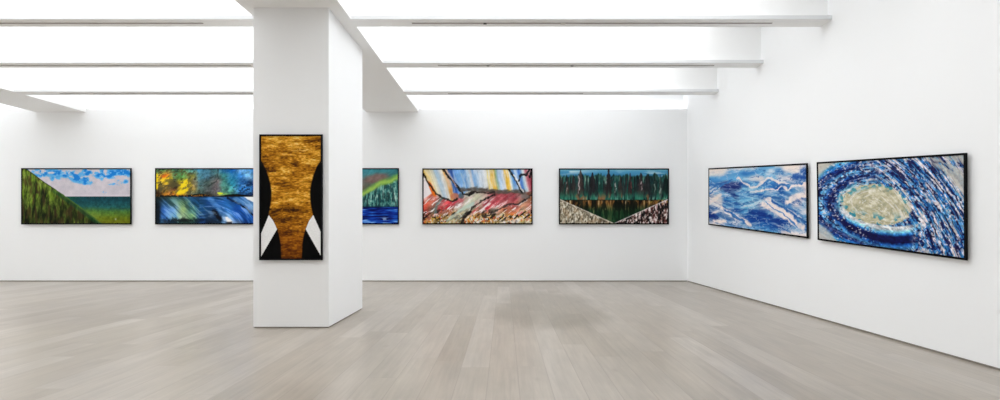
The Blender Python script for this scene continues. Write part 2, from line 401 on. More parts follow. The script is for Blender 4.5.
def paint_storm(w, h):
    u, v = grid(w, h); A = 1.93
    wu = u + .05 * (fbm(u * 9, v * 5, 4, 5) - .5); wv = v + .09 * (fbm(u * 9, v * 5, 4, 8) - .5)
    T = [[(90, 160, 110), (66, 140, 90), (52, 90, 74), (92, 150, 96), (84, 150, 150), (66, 136, 170), (64, 110, 130), (70, 130, 140), (38, 100, 150), (30, 104, 190), (110, 170, 220), (90, 160, 220), (40, 110, 180)],
         [(230, 196, 50), (226, 150, 50), (96, 130, 80), (90, 150, 80), (150, 150, 70), (80, 140, 160), (70, 110, 130), (80, 110, 110), (66, 140, 140), (44, 120, 170), (60, 130, 200), (120, 176, 220), (40, 90, 150)],
         [(226, 190, 60), (200, 160, 60), (60, 62, 44), (210, 190, 40), (150, 140, 110), (76, 110, 116), (66, 84, 80), (120, 110, 110), (70, 140, 130), (40, 130, 160), (40, 100, 170), (20, 50, 90), (30, 90, 170)],
         [(70, 54, 36), (150, 120, 56), (120, 74, 50), (226, 186, 40), (190, 160, 80), (70, 96, 92), (70, 76, 76), (108, 100, 104), (90, 150, 130), (80, 160, 140), (40, 110, 180), (50, 120, 190), (20, 60, 120)],
         [(60, 40, 20), (190, 120, 40), (200, 120, 40), (200, 140, 40), (120, 150, 130), (50, 60, 50), (40, 40, 36), (80, 80, 70), (150, 190, 70), (70, 130, 120), (30, 80, 140), (16, 30, 60), (10, 14, 30)]]
    B = [[(20, 30, 30), (40, 60, 60), (60, 90, 80), (40, 80, 110), (30, 70, 110), (24, 60, 100), (30, 90, 160), (20, 50, 80), (30, 80, 150), (36, 90, 150), (70, 120, 180), (180, 200, 220), (230, 235, 240)],
         [(20, 34, 40), (40, 80, 120), (70, 110, 110), (110, 150, 110), (30, 84, 130), (24, 70, 120), (24, 66, 130), (40, 100, 180), (40, 110, 190), (24, 84, 170), (24, 70, 130), (60, 120, 190), (160, 190, 220)],
         [(24, 50, 80), (50, 100, 180), (110, 160, 210), (150, 180, 120), (80, 140, 130), (26, 76, 130), (24, 64, 110), (26, 70, 130), (50, 120, 200), (24, 84, 180), (30, 90, 180), (16, 40, 70), (90, 150, 210)],
         [(24, 54, 100), (50, 104, 180), (90, 150, 200), (160, 190, 150), (110, 160, 110), (26, 70, 130), (26, 50, 80), (30, 60, 100), (110, 160, 210), (40, 100, 190), (20, 70, 150), (30, 90, 170), (80, 150, 220)],
         [(60, 140, 190), (24, 40, 60), (20, 50, 70), (40, 70, 60), (30, 60, 60), (20, 50, 100), (20, 34, 50), (20, 40, 60), (190, 206, 220), (90, 120, 160), (20, 60, 130), (24, 70, 140), (60, 130, 200)]]
    f1 = fbm(u * 30 + 12 * v, v * 16 - 8 * u, 4, 21); f2 = fbm(u * 60, v * 30, 3, 25)
    top = lattice(wu * 1.09 - .02, np.clip(wv, 0, .5) * 2, T)
    top = top * (.62 + .76 * f1)[..., None] + ((f2 - .5) * 50)[..., None]
    top = mx(top, (40, 40, 34), .75 * ss(.56, .7, fbm(u * 44 + 14 * v, v * 26, 4, 33)) * ss(.8, .2, u))
    top = mx(top, (34, 34, 30), .8 * blob(wu, wv, .18, .31, .05, .05))
    top = mx(top, (244, 214, 36), .95 * (ss(.018, .010, u) * ss(.06, .12, v) * ss(.4, .36, v) + ss(.3, 1.0, (1.3 * blob(wu, wv, .265, .31, .05, .15, .25) + blob(wu, wv, .09, .19, .07, .1) + .6 * blob(wu, wv, .2, .42, .07, .05)) * (.3 + 1.4 * f1))))
    top = mx(top, (92, 84, 50), .75 * ss(.5, .62, fbm(u * 34 + 9 * v, v * 20, 4, 39)) * ss(.45, .3, u))
    top = mx(top, (222, 104, 30), blob(wu, wv, .07, .13, .035, .045))
    top = mx(top, (206, 226, 50), ss(.5, .8, blob(wu, wv, .585, .43, .04, .03, -.3) * (.6 + .8 * f2)))
    fl = ss(.55, .66, fbm(u * 56, v * 34, 3, 45))
    top = mx(top, (110, 180, 235), .8 * fl * blob(u, v, .8, .36, .13, .10))
    top = mx(top, (16, 30, 56), .75 * ss(.5, .62, fbm(u * 50, v * 30, 3, 48)) * blob(u, v, .82, .36, .18, .12))
    top = line(top, u + .01 * f2, v, [(.58, 0), (.575, .2), (.5, .3)], .022, (40, 50, 50), A, .7)
    top = mx(top, (10, 14, 24), ss(.0, .03, v - (.5 - .42 * np.clip(u - .84, 0, 1) * 1.4)) * (u > .84))
    # lower half: sweeping arcs
    ang = np.hypot((u - .45) * 1.6, (v - 1.25) * 1.0)
    arc = fbm(ang * 34, np.arctan2(v - 1.25, (u - .45) * 1.6) * 3, 4, 61)
    dg = fbm((u * 2 - v * 1.1) * 20, (u + v) * 4, 4, 64)
    stx = np.where(u > .4, arc, dg)
    bot = lattice(u + .04 * (fbm(u * 7, v * 5, 3, 71) - .5), np.clip((v + .04 * (f1 - .5) - .5) * 2, 0, 1), B)
    bot = bot * (.5 + 1.0 * stx)[..., None]
    bot = mx(bot, (196, 214, 150), .8 * ss(.57, .68, dg) * blob(u, v, .29, .78, .12, .2, .3))
    bot = mx(bot, (30, 60, 60), .5 * ss(.57, .68, 1 - dg) * blob(u, v, .25, .7, .16, .24))
    bot = mx(bot, (240, 242, 246), ss(.55, .8, 1.1 * blob(u, v, .655, .93, .05, .10, -.5) * (.5 + .9 * f1)))
    bot = mx(bot, (12, 16, 24), ss(.3, .9, blob(wu, wv, .575, .86, .04, .15, -.35) * (.5 + f1)))
    bot = mx(bot, (20, 24, 30), .8 * ss(.5, .7, blob(wu, wv, .68, .97, .05, .03, .4)))
    bot = line(bot, u, v, [(.66, .53), (.76, .63), (.84, .72), (.9, .86)], .028, (14, 22, 40), A, .9)
    bot = line(bot, u, v, [(.5, .56), (.57, .68), (.62, .86), (.63, 1)], .07, (90, 150, 215), A, .55)
    bot = line(bot, u, v, [(.74, .56), (.86, .64), (1, .85)], .08, (120, 175, 225), A, .5)
    bot = mx(bot, (236, 240, 244), ss(.0, .03, .50 + 1.1 * np.clip(u - .785, 0, 1) + .03 * (f1 - .5) - v) * ss(.79, .82, u))
    bot = mx(bot, (170, 200, 228), .65 * ss(.56, .68, arc) * blob(u, v, .72, .72, .3, .2)); bot = mx(bot, (150, 186, 214), .6 * ss(.56, .68, dg) * blob(u, v, .14, .74, .1, .16))
    bot = mx(bot, (12, 16, 20), .85 * ss(.45, .6, fbm(u * 60, v * 20, 3, 81) + .4 * blob(u, v, .25, .95, .2, .04)  - .1) * blob(u, v, .25, .94, .22, .05))
    bot = mx(bot, (14, 20, 24), .9 * ss(.05, .02, u) * ss(.5, .7, v + .3 * f1 - .2))
    img = mx(top, bot, ss(.49, .497, v))
    dv = .478 + .02 * np.sin(u * 15) * ss(.2, .5, u) - .03 * blob(u, v, .43, .47, .06, 1) + .01 * (f1 - .5)
    img = mx(img, (12, 14, 14), ss(-.004, .004, v - dv) * ss(.515, .505, v))
    img = mx(img, (206, 130, 30), ss(.56, .64, fbm(u * 70, v * 50, 2, 91)) * blob(u, v * 1.0, .2, .485, .35, .018))
    return img

def paint_gold(w, h):
    u, v = grid(w, h); A = .5
    img = np.zeros((h, w, 3)) + 5
    L = np.interp(v, [0, .2, .25, .33, .40, .46, .52, .58, .645, .69, .76, .82, .887, 1], [0, .0, .06, .125, .16, .175, .17, .15, .125, .20, .27, .305, .33, .335])
    R = np.interp(v, [0, .2, .25, .33, .40, .46, .52, .58, .645, .69, .76, .82, .887, 1], [1, 1, .93, .87, .835, .82, .825, .84, .87, .805, .745, .71, .69, .68])
    s1 = fbm(u * 5, v * 46, 4, 3); s2 = fbm(u * 26, v * 150, 3, 7); s3 = fbm(u * 2.2, v * 16 + .8 * u, 3, 12)
    t = .36 * s1 + .36 * s2 + .36 * s3 - .13 * ss(.45, 1, v) + .06 * blob(u, v, .6, .1, .3, .05)
    g = ramp(t, [(.25, (30, 16, 4)), (.38, (74, 42, 8)), (.48, (140, 86, 14)), (.56, (178, 116, 24)), (.66, (224, 164, 52)), (.78, (250, 214, 120))])
    g = mx(g, (240, 206, 120), .8 * ss(.45, .62, s2) * blob(u, v, .66, .115, .14, .014))
    g = mx(g, (150, 70, 10), .35 * ss(.6, .9, v))
    img = mx(img, g, ss(-.012, .012, u - L) * ss(-.012, .012, R - u))
    def poly(pts):
        ins = np.zeros(u.shape, bool); n = len(pts)
        for i in range(n):
            x0, y0 = pts[i]; x1, y1 = pts[(i + 1) % n]
            c = ((y0 > v) != (y1 > v)) & (u < (x1 - x0) * (v - y0) / (y1 - y0 + 1e-12) + x0)
            ins ^= c
        return ins * 1.0
    img = mx(img, (252, 247, 252), poly([(.13, .645), (.20, .69), (.268, .76), (-.0, .985), (-.0, .797)]))
    img = mx(img, (252, 247, 252), poly([(.872, .645), (.805, .69), (.747, .76), (1.0, .98), (1.0, .785)]))
    return img

def paint_aurora(w, h):
    u, v = grid(w, h); A = 1.93
    n = fbm(u * 16, v * 8, 4, 4)
    wv = v + .05 * (n - .5)
    d = wv - np.interp(u, [0, .3, .67, .84, 1], [.66, .60, .47, .29, .17])      # below the light band
    img = lattice(u, np.clip(v / .7, 0, 1), [[(50, 100, 130), (50, 110, 130), (56, 120, 140), (64, 128, 146), (60, 130, 140), (56, 120, 130)],
                                            [(40, 100, 110), (60, 90, 100), (90, 90, 90), (108, 88, 84), (90, 110, 90), (60, 120, 90)],
                                            [(60, 110, 100), (80, 120, 90), (110, 100, 80), (100, 110, 80), (90, 150, 80), (60, 120, 90)]])
    img = mx(img, (122, 90, 86), .85 * ss(.25, .8, blob(u, wv, .80, .17, .16, .10, -.5)))
    img = img * (.78 + .44 * fbm(u * 30 + v * 10, v * 16, 3, 9))[..., None]
    img = mx(img, (112, 168, 66), ss(-.13, -.03, d) * .75)
    img = mx(img, (158, 192, 88), blob(d + .06 * (fbm(u * 50, v * 20, 3, 31) - .5), u * 0, -.015, 0, .035, 1) * .8)
    st = .5 * fbm(u * 90, v * 4.5, 3, 14) + .5 * fbm(u * 60, v * 22, 3, 16)
    dr = ramp(st + .06 * (fbm(u * 30, v * 10, 3, 17) - .5), [(.25, (16, 44, 54)), (.4, (40, 88, 92)), (.52, (78, 140, 132)), (.64, (140, 186, 176)), (.8, (200, 224, 216))])
    dr = mx(dr, (24, 44, 48), .7 * ss(.52, .62, fbm(u * 60, v * 6, 3, 19)))
    img = mx(img, dr, ss(.0, .07, d + .06 * (st - .5)))
    sea = ramp(fbm(u * 9, v * 40, 4, 23) + .07 * np.sin(v * 34), [(.25, (6, 12, 56)), (.42, (10, 30, 112)), (.55, (18, 58, 160)), (.68, (40, 104, 200)), (.82, (140, 186, 230))])
    sea = mx(sea, (170, 200, 230), .8 * ss(.5, .6, fbm(u * 40, v * 40, 2, 27)) * blob(u, v, .88, .92, .04, .03))
    img = mx(img, sea, ss(.693, .703, v))
    img = mx(img, (14, 40, 60), .8 * blob(v, u * 0, .693, 0, .01, 1))
    return img

def paint_canyon(w, h):
    u, v = grid(w, h); A = 2.03
    n1 = fbm(u * 14, v * 7, 4, 3) - .5; n2 = fbm(u * 40, v * 20, 3, 6) - .5
    # sky: steep slanted stripes
    s = u - .22 * v * np.interp(u, [0, .35, .6, 1], [1.0, .55, .3, .55]) + .012 * n1
    sky = ramp(s, [(0, (236, 190, 70)), (.02, (236, 206, 120)), (.05, (224, 214, 176)), (.08, (208, 206, 190)), (.10, (150, 186, 210)), (.125, (176, 200, 218)), (.15, (222, 214, 206)), (.165, (232, 222, 200)),
                   (.178, (230, 170, 70)), (.195, (214, 124, 40)), (.212, (200, 150, 90)), (.222, (28, 84, 170)), (.25, (20, 58, 150)), (.27, (70, 130, 210)), (.30, (92, 156, 222)), (.34, (96, 156, 216)), (.37, (50, 120, 200)), (.40, (150, 186, 214)),
                   (.425, (206, 208, 214)), (.45, (96, 150, 210)), (.475, (140, 180, 220)), (.52, (190, 205, 220)), (.55, (206, 214, 222)), (.575, (218, 216, 206)), (.59, (226, 190, 60)), (.60, (232, 222, 190)), (.615, (226, 176, 40)),
                   (.645, (232, 172, 40)), (.665, (120, 160, 120)), (.68, (150, 184, 214)), (.71, (170, 196, 226)), (.73, (206, 210, 220)), (.745, (240, 180, 30)), (.77, (238, 184, 50)), (.785, (226, 226, 220)), (.80, (120, 170, 200)), (.815, (40, 110, 200)),
                   (.84, (120, 170, 225)), (.86, (90, 150, 220)), (.88, (40, 100, 205)), (.90, (110, 160, 200)), (.92, (214, 222, 226)), (.94, (184, 90, 100)), (.96, (166, 44, 62)), (1, (150, 50, 60))])
    sky = sky + (n2 * 40 + (fbm(s * 90, v * 4, 3, 8) - .5) * 60)[..., None]
    sky = mx(sky, (228, 230, 234), .55 * ss(.56, .66, fbm(s * 60, v * 3, 3, 12)) * ss(.3, .5, u))
    sky = mx(sky, (206, 210, 214), .20 + .35 * ss(.45, .7, fbm(s * 44, v * 5, 3, 14)))
    img = sky
    # ground
    p = u - v * .35; q = (v + u * 1.5) * .62                       # strokes run up to the right
    fq = fbm(p * 5, q * 26, 4, 21); fq2 = fbm(p * 11, q * 44, 4, 23)
    G = [[(228, 222, 222), (220, 120, 60), (150, 110, 100), (170, 110, 90), (120, 110, 104), (150, 150, 140), (170, 168, 150), (170, 110, 110), (160, 84, 84), (158, 80, 84), (150, 76, 80), (130, 110, 104), (150, 90, 80)],
         [(226, 180, 170), (196, 96, 80), (150, 110, 100), (190, 110, 100), (206, 130, 130), (196, 196, 180), (178, 176, 156), (196, 130, 130), (168, 76, 84), (166, 70, 80), (160, 70, 80), (150, 110, 104), (170, 110, 80)],
         [(206, 90, 70), (190, 110, 90), (184, 110, 110), (200, 60, 70), (190, 150, 150), (186, 190, 170), (180, 160, 140), (190, 80, 90), (176, 70, 80), (190, 110, 110), (176, 90, 90), (190, 140, 110), (190, 120, 100)],
         [(190, 70, 60), (140, 120, 100), (150, 90, 80), (206, 110, 90), (200, 200, 180), (190, 176, 130), (170, 110, 90), (190, 90, 80), (200, 180, 170), (180, 110, 80), (190, 100, 80), (190, 150, 120), (190, 130, 120)],
         [(150, 60, 60), (130, 90, 60), (150, 110, 60), (190, 160, 90), (190, 176, 110), (180, 150, 80), (170, 130, 70), (150, 100, 60), (140, 100, 70), (170, 120, 70), (200, 130, 60), (170, 140, 100), (180, 120, 110)],
         [(190, 130, 60), (180, 140, 50), (190, 170, 110), (190, 160, 80), (180, 150, 70), (200, 180, 110), (190, 160, 90), (190, 150, 80), (200, 180, 130), (210, 200, 180), (220, 210, 200), (190, 170, 120), (200, 190, 170)]]
    gv = np.clip((v - .40) / .60, 0, 1)
    gr = lattice(u + .05 * n1, gv + .1 * n1, G)
    gr = gr * (.60 + .80 * fq)[..., None] + (n2 * 50)[..., None]
    gr = mx(gr, (240, 236, 236), .9 * ss(.55, .64, fq2) * ss(.45, .6, v) * (1 - .75 * blob(u, v, .8, .53, .2, .12)))
    gr = mx(gr, (198, 32, 54), .85 * ss(.55, .66, fbm(p * 7, q * 22, 3, 27)) * (blob(u, v, .27, .70, .17, .13, -.3) + blob(u, v, .55, .74, .1, .12) + .8 * blob(u, v, .93, .80, .05, .14)))
    # speckled foreground
    cx, cy = (u * 2 - v * .6) * 36, (v + u * 1.6) * 26
    sp = pal(cell(cx, cy, 31), [(60, 50, 40), (210, 160, 50), (228, 220, 206), (160, 100, 50), (220, 124, 40), (230, 226, 226), (206, 190, 150), (190, 160, 70), (120, 100, 60), (206, 90, 60), (30, 28, 26), (216, 194, 120), (226, 214, 196)])
    gr = mx(gr, sp, .8 * ss(.74, .90, v + .12 * n1 * 2 + .03 * np.sin(u * 9)) * ss(.25, .5, fbm(u * 26, v * 16, 2, 35)))
    gr = mx(gr, (26, 24, 22), .85 * ss(.54, .62, fbm(p * 14, q * 30, 3, 37)) * ss(.66, .82, v) * ss(1.02, .9, v))
    hz = np.interp(u, [0, .05, .12, .22, .28, .34, .40, .46, .7, .93, 1], [.10, .30, .48, .56, .58, .52, .40, .39, .40, .43, .40]) + .02 * n1
    img = mx(img, gr, ss(-.01, .01, v - hz))
    img = mx(img, (232, 224, 226), ss(.0, .02, .115 * ss(.12, .3, v) * ss(.62, .4, v) - u - .02) * ss(.15, .25, v))
    img = mx(img, (226, 112, 34), ss(.3, .6, blob(u, v, .075 + (v - .35) * .2, .36, .022, .16)))
    img = line(img, u + .01 * n2, v, [(.11, .80), (.12, .66), (.17, .54)], .04, (96, 120, 116), A, .8)
    img = mx(img, (196, 116, 84), .85 * ss(.35, .7, blob(u, v, .29, .50, .05, .08)))
    img = mx(img, (70, 84, 92), .8 * ss(.4, .7, blob(u, v, .35, .49, .035, .07)))
    img = line(img, u, v, [(.28, .93), (.40, .72), (.56, .5)], .13, (190, 192, 170), A, .55)
    img = line(img, u + .008 * n2, v, [(.22, .96), (.33, .77), (.47, .62)], .045, (176, 206, 200), A, .6)
    W = u + .012 * n2; V = v + .03 * n2
    img = line(img, W, V, [(.35, 1.0), (.42, .80), (.47, .68), (.57, .55), (.66, .46)], .03, (36, 32, 32), A, .9)
    img = line(img, W, V, [(.38, .88), (.42, .80)], .05, (30, 28, 30), A, .8)
    img = line(img, W, V, [(.55, .88), (.62, .84), (.72, .72), (.79, .65), (.88, .64), (1.0, .47)], .032, (44, 40, 40), A, .85)
    img = line(img, W, V, [(0, .08), (.04, .24), (.12, .46), (.2, .54), (.27, .6), (.31, .55)], .03, (28, 24, 22), A, .85)
    img = line(img, W, V, [(.185, 0), (.235, .14), (.30, .28), (.37, .46), (.42, .47), (.47, .43)], .034, (26, 26, 28), A, .95)
    img = line(img, u, V, [(.21, .0), (.27, .2), (.31, .32)], .02, (226, 190, 170), A, .6)
    img = line(img, u, v + .02 * n1, [(.36, .38), (.48, .37), (.6, .385), (.75, .41), (.92, .42)], .075, (84, 78, 72), A, .9)
    img = line(img, W, V, [(.40, .45), (.47, .42), (.66, .43)], .025, (40, 36, 34), A, .8)
    img = line(img, W, V, [(.795, 0), (.83, .12), (.87, .24), (.915, .42)], .036, (34, 34, 36), A, .95)
    img = line(img, u, V, [(.835, .10), (.88, .24), (.925, .42)], .022, (236, 236, 236), A, .8)
    img = line(img, W, V, [(.885, .22), (.895, .12), (.93, .09), (.955, .1), (.975, .0)], .03, (30, 30, 34), A, .9)
    img = line(img, u, v, [(1, .02), (.985, .14)], .05, (30, 26, 30), A, .9)
    img = mx(img, (120, 112, 108), .7 * ss(.4, .7, blob(u, v, .94, .5, .05, .05)))
    return img

def paint_forest(w, h):
    u, v = grid(w, h); A = 2.02
    n = fbm(u * 18, v * 9, 3, 3) - .5
    sky = ramp(v + .03 * n, [(0, (120, 180, 196)), (.03, (80, 150, 184)), (.1, (56, 124, 168)), (.25, (50, 104, 134))])
    sky = mx(sky, (206, 224, 222), .9 * ss(.45, .6, fbm(u * 7, v * 30, 3, 5)) * (blob(u, v, .05, .02, .2, .06) + .8 * blob(u, v, .5, .06, .08, .03) + .6 * blob(u, v, .85, .06, .12, .04) + .6 * blob(u, v, .95, .1, .08, .03)))
    img = sky
    r = np.random.RandomState(11)
    # distant teal haze of trees
    topn = .07 + .12 * fbm(u * 40, v * 0, 3, 9)
    t = fbm(u * 80, v * 5, 4, 12)
    far = ramp(t, [(.25, (14, 26, 30)), (.42, (28, 58, 60)), (.55, (46, 96, 90)), (.7, (92, 146, 126)), (.85, (170, 190, 176))])
    img = mx(img, far * .85, ss(-.02, .02, v - topn + .03))
    def tree(img, x, top, base, wd, c, tex):
        t = np.clip((v - top) / (base - top), 0, 1)
        half = wd * (.10 + .95 * t ** .7) * (.55 + .9 * fbm(u * 0 + tex, v * 42, 2, int(tex * 7) + 1))
        m = ss(half + .003, half - .003, np.abs(u - x)) * (v > top) * ss(base, base - .14, v)
        cc = col(c) * (.55 + .9 * fbm(u * 120, v * 14, 3, int(tex * 3)))[..., None]
        return mx(img, cc, .93 * m)
    for k in range(70):
        x = (k + r.rand()) / 70
        img = tree(img, x, .12 + .14 * r.rand(), .50 + .05 * r.rand(), .012 + .008 * r.rand(), [(38, 48, 48), (52, 44, 44), (24, 62, 56), (30, 36, 38)][r.randint(4)], k + 1.5)
    for x, top, wd, c in ((.12, .10, .02, (44, 40, 40)), (.19, .0, .03, (58, 46, 44)), (.30, .05, .034, (32, 28, 32)), (.38, .06, .018, (24, 60, 54)), (.45, -.02, .034, (36, 30, 32)), (.56, .12, .022, (50, 44, 42)), (.65, .06, .018, (50, 34, 36)),
                          (.75, .06, .034, (52, 44, 46)), (.81, .08, .03, (36, 38, 40)), (.88, .06, .026, (28, 44, 42)), (.93, .09, .016, (60, 70, 66)), (.985, .10, .03, (20, 36, 34)), (.07, .16, .018, (54, 44, 40)), (.02, .14, .018, (40, 44, 42))):
        img = tree(img, x, top, .56, wd, c, x * 40 + 2)
    for x, y0, y1, c in ((.175, .08, .48, (206, 200, 198)), (.515, .22, .5, (190, 196, 190)), (.755, .18, .42, (206, 186, 186)), (.43, .1, .3, (150, 140, 140)), (.06, .2, .5, (170, 160, 150)), (.88, .2, .5, (120, 140, 130)), (.93, .26, .5, (150, 170, 160)), (.66, .2, .4, (110, 60, 60))):
        img = mx(img, c, .85 * np.exp(-((u - x - .004 * np.sin(v * 40)) / .006) ** 2) * ss(y0, y0 + .06, v) * ss(y1, y1 - .08, v) * ss(.3, .55, fbm(u * 80, v * 24, 2, 40)))
    gl = ss(.33, .57, v)
    img = mx(img, (44, 126, 98), .75 * gl * ss(.38, .6, fbm(u * 60, v * 6, 3, 52)))
    img = mx(img, (150, 96, 60), .8 * ss(.4, .55, v) * ss(.6, .68, fbm(u * 26, v * 5, 3, 55)))
    img = mx(img, (120, 190, 160), .6 * ss(.45, .56, v) * ss(.58, .68, fbm(u * 70, v * 7, 3, 57)))
    # the still water with the reflection
    st = fbm(u * 64, v * 5, 4, 61)
    wat = ramp(st, [(.25, (8, 14, 10)), (.42, (20, 40, 26)), (.55, (38, 70, 42)), (.7, (84, 92, 56)), (.85, (150, 140, 100))])
    wat = mx(wat, ramp(st, [(.3, (26, 18, 12)), (.5, (84, 58, 30)), (.62, (140, 96, 46)), (.8, (190, 170, 130))]), ss(.80, .62, v + .06 * n))
    wat = mx(wat, (8, 14, 10), .8 * ss(.52, .60, fbm(u * 40, v * 6, 3, 64)))
    wat = mx(wat, (16, 56, 32), .5 * ss(.62, .9, v))
    img = mx(img, wat, ss(.563, .573, v))
    img = mx(img, (14, 24, 20), .9 * blob(v, u * 0, .568, 0, .008, 1))
    lf = v - (.55 + .90 * u)
    ls = fbm(u * 90 + v * 3, v * 26, 4, 71)
    lc = ramp(ls, [(.25, (60, 52, 42)), (.42, (130, 120, 100)), (.52, (170, 160, 138)), (.64, (204, 198, 180)), (.85, (236, 232, 222))])
    lc = mx(lc, (176, 146, 112), .4 * ss(.56, .66, fbm(u * 30, v * 9, 3, 73)))
    lc = mx(lc, (70, 62, 50), .5 * ss(.60, .68, fbm(u * 55, v * 12, 3, 75)))
    img = mx(img, lc, ss(-.008, .008, lf) * (u < .56))
    img = mx(img, (222, 214, 200), .7 * blob(lf, u * 0, .010, 0, .010, 1) * (u < .5))
    rf = v - (1.0 - .90 * (u - .5))
    rs = fbm(u * 90, v * 20, 4, 81)
    rc = ramp(rs, [(.28, (20, 14, 14)), (.42, (66, 50, 46)), (.5, (140, 110, 104)), (.57, (200, 186, 180)), (.68, (236, 228, 226)), (.85, (240, 240, 240))])
    rc = mx(rc, (130, 62, 62), .4 * ss(.55, .63, fbm(u * 40, v * 8, 3, 83)))
    rc = mx(rc, (16, 16, 16), .9 * ss(.56, .64, fbm(u * 46, v * 10, 3, 85)))
    img = mx(img, rc, ss(-.008, .008, rf) * (u >= .5))
    img = mx(img, (230, 224, 222), .75 * blob(rf, u * 0, .008, 0, .010, 1) * (u > .5))
    img = mx(img, (206, 180, 60), .8 * ss(.56, .64, fbm(u * 60, v * 30, 2, 88)) * blob(u, v, .92, .60, .10, .04))
    return img

def paint_waves(w, h):
    u, v = grid(w, h); A = 1.6
    wu = u + .06 * (fbm(u * 6, v * 5, 4, 3) - .5); wv = v + .10 * (fbm(u * 6, v * 5, 4, 6) - .5)
    rows = [[(236, 220, 208), (232, 220, 212), (196, 205, 216), (140, 178, 212), (200, 214, 226), (206, 214, 222), (120, 160, 205), (110, 158, 206), (206, 216, 226), (238, 230, 228), (236, 226, 226), (238, 228, 226)],
            [(150, 184, 214), (120, 160, 204), (110, 150, 200), (104, 152, 204), (60, 116, 184), (70, 126, 190), (110, 160, 208), (200, 214, 226), (60, 110, 176), (110, 150, 196), (196, 204, 220), (30, 66, 140)],
            [(80, 140, 200), (96, 150, 205), (116, 164, 212), (110, 164, 212), (170, 196, 220), (206, 206, 212), (210, 205, 205), (90, 150, 206), (200, 205, 214), (210, 206, 210), (130, 150, 190), (80, 110, 170)],
            [(80, 120, 186), (60, 110, 180), (40, 40, 104), (40, 46, 110), (40, 90, 164), (90, 146, 200), (60, 116, 184), (60, 116, 186), (40, 90, 160), (70, 120, 184), (176, 190, 212), (230, 216, 214)],
            [(180, 196, 214), (206, 212, 218), (60, 80, 150), (30, 34, 96), (120, 166, 204), (150, 184, 210), (90, 144, 196), (50, 100, 170), (36, 84, 156), (70, 124, 186), (130, 160, 196), (220, 212, 214)],
            [(224, 218, 214), (90, 140, 196), (130, 170, 206), (60, 120, 184), (84, 130, 190), (40, 90, 160), (40, 96, 168), (70, 124, 186), (60, 110, 176), (160, 180, 206), (230, 214, 210), (206, 206, 214)],
            [(232, 226, 222), (120, 160, 206), (60, 120, 186), (150, 190, 216), (120, 170, 208), (150, 190, 214), (190, 206, 218), (230, 220, 218), (120, 150, 190), (60, 100, 164), (220, 212, 212), (150, 176, 206)],
            [(206, 212, 220), (226, 222, 222), (100, 146, 196), (60, 114, 180), (140, 184, 212), (170, 200, 218), (206, 206, 212), (236, 220, 214), (230, 216, 212), (110, 146, 196), (40, 90, 160), (206, 210, 218)],
            [(40, 70, 140), (206, 210, 218), (230, 226, 226), (60, 100, 170), (90, 150, 200), (40, 80, 150), (24, 54, 130), (40, 96, 166), (190, 196, 210), (234, 220, 216), (150, 176, 206), (110, 150, 196)],
            [(24, 50, 120), (60, 100, 164), (232, 228, 226), (220, 220, 224), (40, 80, 150), (20, 60, 140), (18, 56, 138), (24, 66, 146), (24, 60, 136), (30, 70, 146), (70, 120, 180), (36, 80, 150)],
            [(60, 90, 150), (196, 204, 216), (90, 130, 190), (206, 212, 220), (90, 130, 186), (24, 70, 150), (40, 96, 170), (30, 84, 160), (24, 60, 140), (30, 76, 150), (110, 150, 196), (130, 160, 200)],
            [(232, 228, 226), (220, 220, 222), (110, 150, 200), (50, 90, 160), (90, 140, 196), (150, 180, 214), (90, 150, 206), (110, 160, 210), (150, 186, 216), (200, 210, 222), (220, 220, 226), (232, 228, 228)]]
    img = lattice(wu, wv, rows)
    f = fbm((u + .25 * v) * 7 + 2 * wv, (v - .10 * np.sin(u * 7) - .1 * u) * 20, 4, 11)
    img = mx(img, (20, 56, 132), .5 * ss(.52, .70, 1 - f) * ss(.25, .5, v)); img = mx(img, (228, 224, 226), .45 * ss(.58, .70, f))
    veins = np.abs(fbm(u * 7 + 2 * wv, v * 12 - u * 3, 4, 15) - .5)
    img = mx(img, (24, 60, 140), .55 * ss(.03, .005, veins))
    v2 = np.abs(fbm(u * 9 - wv, v * 14 + u * 2, 4, 19) - .5)
    img = mx(img, (226, 222, 224), .5 * ss(.03, .006, v2))
    W = u + .035 * (fbm(u * 20, v * 14, 3, 23) - .5); V = v + .06 * (fbm(u * 20, v * 14, 3, 26) - .5)
    cr = (236, 222, 216)
    for pts, wd, a in (([(.30, .17), (.42, .34), (.50, .30), (.62, .17), (.72, .24), (.85, .27), (.98, .27)], 0.034, .85),
                       ([(.42, .40), (.52, .38), (.58, .34), (.68, .36), (.74, .31), (.82, .34), (.98, .25)], 0.026, .85),
                       ([(.62, .50), (.55, .58), (.66, .66), (.8, .78), (.96, .87)], 0.068, .85), ([(.8, .52), (.9, .45), (1, .40)], 0.060, .85),
                       ([(.66, .60), (.76, .67), (.88, .80)], 0.053, .9), ([(.12, .68), (.2, .76), (.3, .85), (.42, .93)], 0.045, .95), ([(.02, .82), (.08, .76)], 0.038, .8),
                       ([(.05, .95), (.16, .93)], 0.045, .9), ([(.75, .62), (.88, .7), (.98, .78)], 0.034, .7), ([(.0, .62), (.08, .52), (.12, .46)], 0.045, .8), ([(.75, .98), (1, .99)], 0.038, .8)):
        img = line(img, W, V, pts, wd, cr, A, a)
